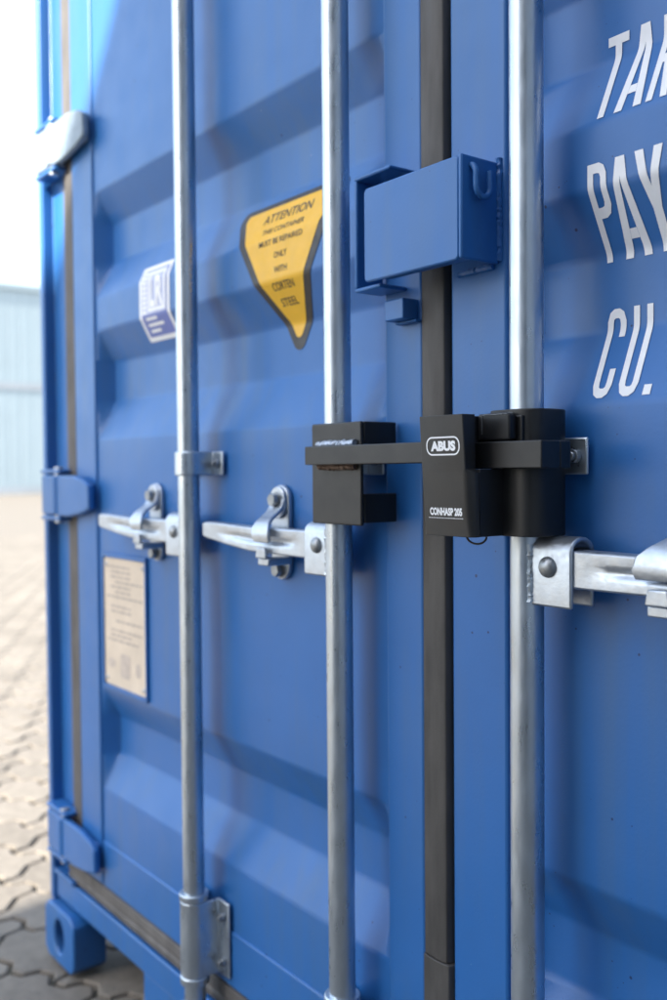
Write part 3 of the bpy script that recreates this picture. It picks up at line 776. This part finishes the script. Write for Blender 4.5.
# white print on the front face
def flat(name, layers, mats, parent, y_of):
    mb = MB()
    for vs, fs, mi, l in layers:
        mb.cur = mi; mb.add([(x, y_of(z) - 0.00025 - l * 0.0002, z) for x, z in vs], fs)
    return mb.build(name, mats, parent)
yup = lambda z: -0.1180 - (z - 1.0525) / 0.053 * 0.0030
ylo = lambda z: -0.1145 - (z - 1.0) / 0.0525 * 0.0035 if z > 1.0 else -0.1145
x0, x1, z0, z1 = 0.0920, 0.1385, 1.0660, 1.0845
v, f = text_mesh('ABUS', (x0 + 0.0062, x1 - 0.0058, z0 + 0.0042, z1 - 0.0042), 0.062)
o = flat('lock_emblem', [(*ring(rrect(x0, x1, z0, z1, 0.0080, 6), rrect(x0 + 0.0015, x1 - 0.0015, z0 + 0.0015, z1 - 0.0015, 0.0066, 6)), 0, 0), (v, f, 0, 0)], ['white'], K, yup)
o['label'] = 'white ABUS lettering in a rounded outline'
v, f = text_mesh('CONHASP 205', (0.0925, 0.1375, 1.0065, 1.0145), 0.05)
ly = [(v, f, 0, 0)]
xx = 0.0905
rp = random.Random(5)
while xx < 0.136:
    wdt = rp.uniform(0.0012, 0.0034); ly.append((*rect(xx, xx + wdt, 1.0037, 1.0046), 1, 0)); xx += wdt + 0.0007
o = flat('lock_print', ly, ['white', 'grey_print'], K, ylo); o['label'] = 'white CONHASP 205 lettering with a fine line below'

# ------------------------------------------------------------------ white hall far behind on the left
HX = -46.0
H = empty('warehouse', (HX, 14.0, 0))
tag(H, 'pale white clad warehouse across the yard behind the container', 'building')
pan = {}
def panel(y, z0, z1):
    key = (z0, z1)
    if key not in pan:
        mb = MB()
        ps = [(0.0, 0.0), (0.0, 0.07), (0.05, 0.09), (0.54, 0.09), (0.592, 0.07), (0.592, 0.0)]
        mb.prism([(b, a) for a, b in ps], z0, z1, 'z')
        o = mb.build('wall_panel', 'hallwhite', H); pan[key] = o.data
    else:
        o = bpy.data.objects.new('wall_panel', pan[key]); COL.objects.link(o); o.parent = H; o.matrix_parent_inverse = Matrix.Translation(H.location).inverted()
    o.location = (HX, y, 0)
    return o
for k in range(56):
    y = -2 + k * 0.6
    panel(y, 5.45, 9.95); panel(y, 0.35, 5.10)
mb = MB(); mb.box(HX - 12, HX - 0.005, -2, 31.6, 0, 9.9); mb.build('core_wall', 'hallgrey', H)
mb = MB(); mb.box(HX, HX + 0.13, -2.1, 31.7, 5.12, 5.43); mb.build('belt_course', 'hallgrey', H)
mb = MB(); mb.box(HX, HX + 0.14, -2.1, 31.7, 0.0, 0.33); mb.build('plinth', 'hallgrey', H)
mb = MB(); mb.box(HX - 12.1, HX + 0.2, -2.2, 31.8, 9.97, 10.25); mb.build('parapet', 'hallwhite', H)

# added unseen hall behind the camera, shaped so its shadow covers the doors
GD = 5.6
cz_, sz_ = math.cos(SUN_AZ), math.sin(SUN_AZ)
k_ = GD / cz_                                     # run along the sun's azimuth from the gable corner to the door plane
gx = -1.48 + GD * math.tan(SUN_AZ); gz = 1.06 + k_ * math.tan(SUN_EL)
G = empty('shadow_caster_hall', (gx, -GD, 0))
tag(G, 'added unseen gabled block behind the camera, shaped to shade the container doors', 'building')
def gp_(mb):                                      # local u along the gable, v away from the container
    mb.v = [(gx + x * cz_ - y * sz_ * -1 * -1, -GD + x * sz_ + y * cz_, z) for x, y, z in mb.v]; return mb
hwid = 2.9; m_ = 1.20
gp_(MB().prism([(0, 0), (2 * hwid, 0), (2 * hwid, gz), (hwid, gz + hwid * m_), (0, gz)], -9, 0, 'y')).build('wall', 'render', G)
for s in (-1, 1):
    pts = [(hwid, gz + hwid * m_ + 0.003), (hwid + s * (hwid + 0.01), gz - 0.008), (hwid + s * (hwid + 0.01), gz + 0.05), (hwid, gz + hwid * m_ + 0.06)]
    gp_(MB().prism(pts, -9.1, 0.01, 'y')).build('roof', 'roof', G)
for k in range(2):
    gp_(MB().box(0.7 + k * 2.4, 2.5 + k * 2.4, 0.002, 0.05, 0.02, 3.0)).build('door', 'hallgrey', G, 0.01)
# added unseen dark block on the right, cuts the light on right-hand faces
W = empty('light_blocker', (2.45, -1.0, 0))
tag(W, 'added unseen dark shed to the right of the container', 'building')
MB().box(2.45, 6.5, -4.6, 5.0, 0, 5.8).build('wall', 'blocker', W)
MB().box(2.35, 6.6, -4.7, 5.1, 5.805, 5.95).build('roof', 'hallgrey', W)
MB().box(2.40, 2.448, -2.6, 0.2, 0.02, 3.0).build('door', 'hallgrey', W, 0.01)
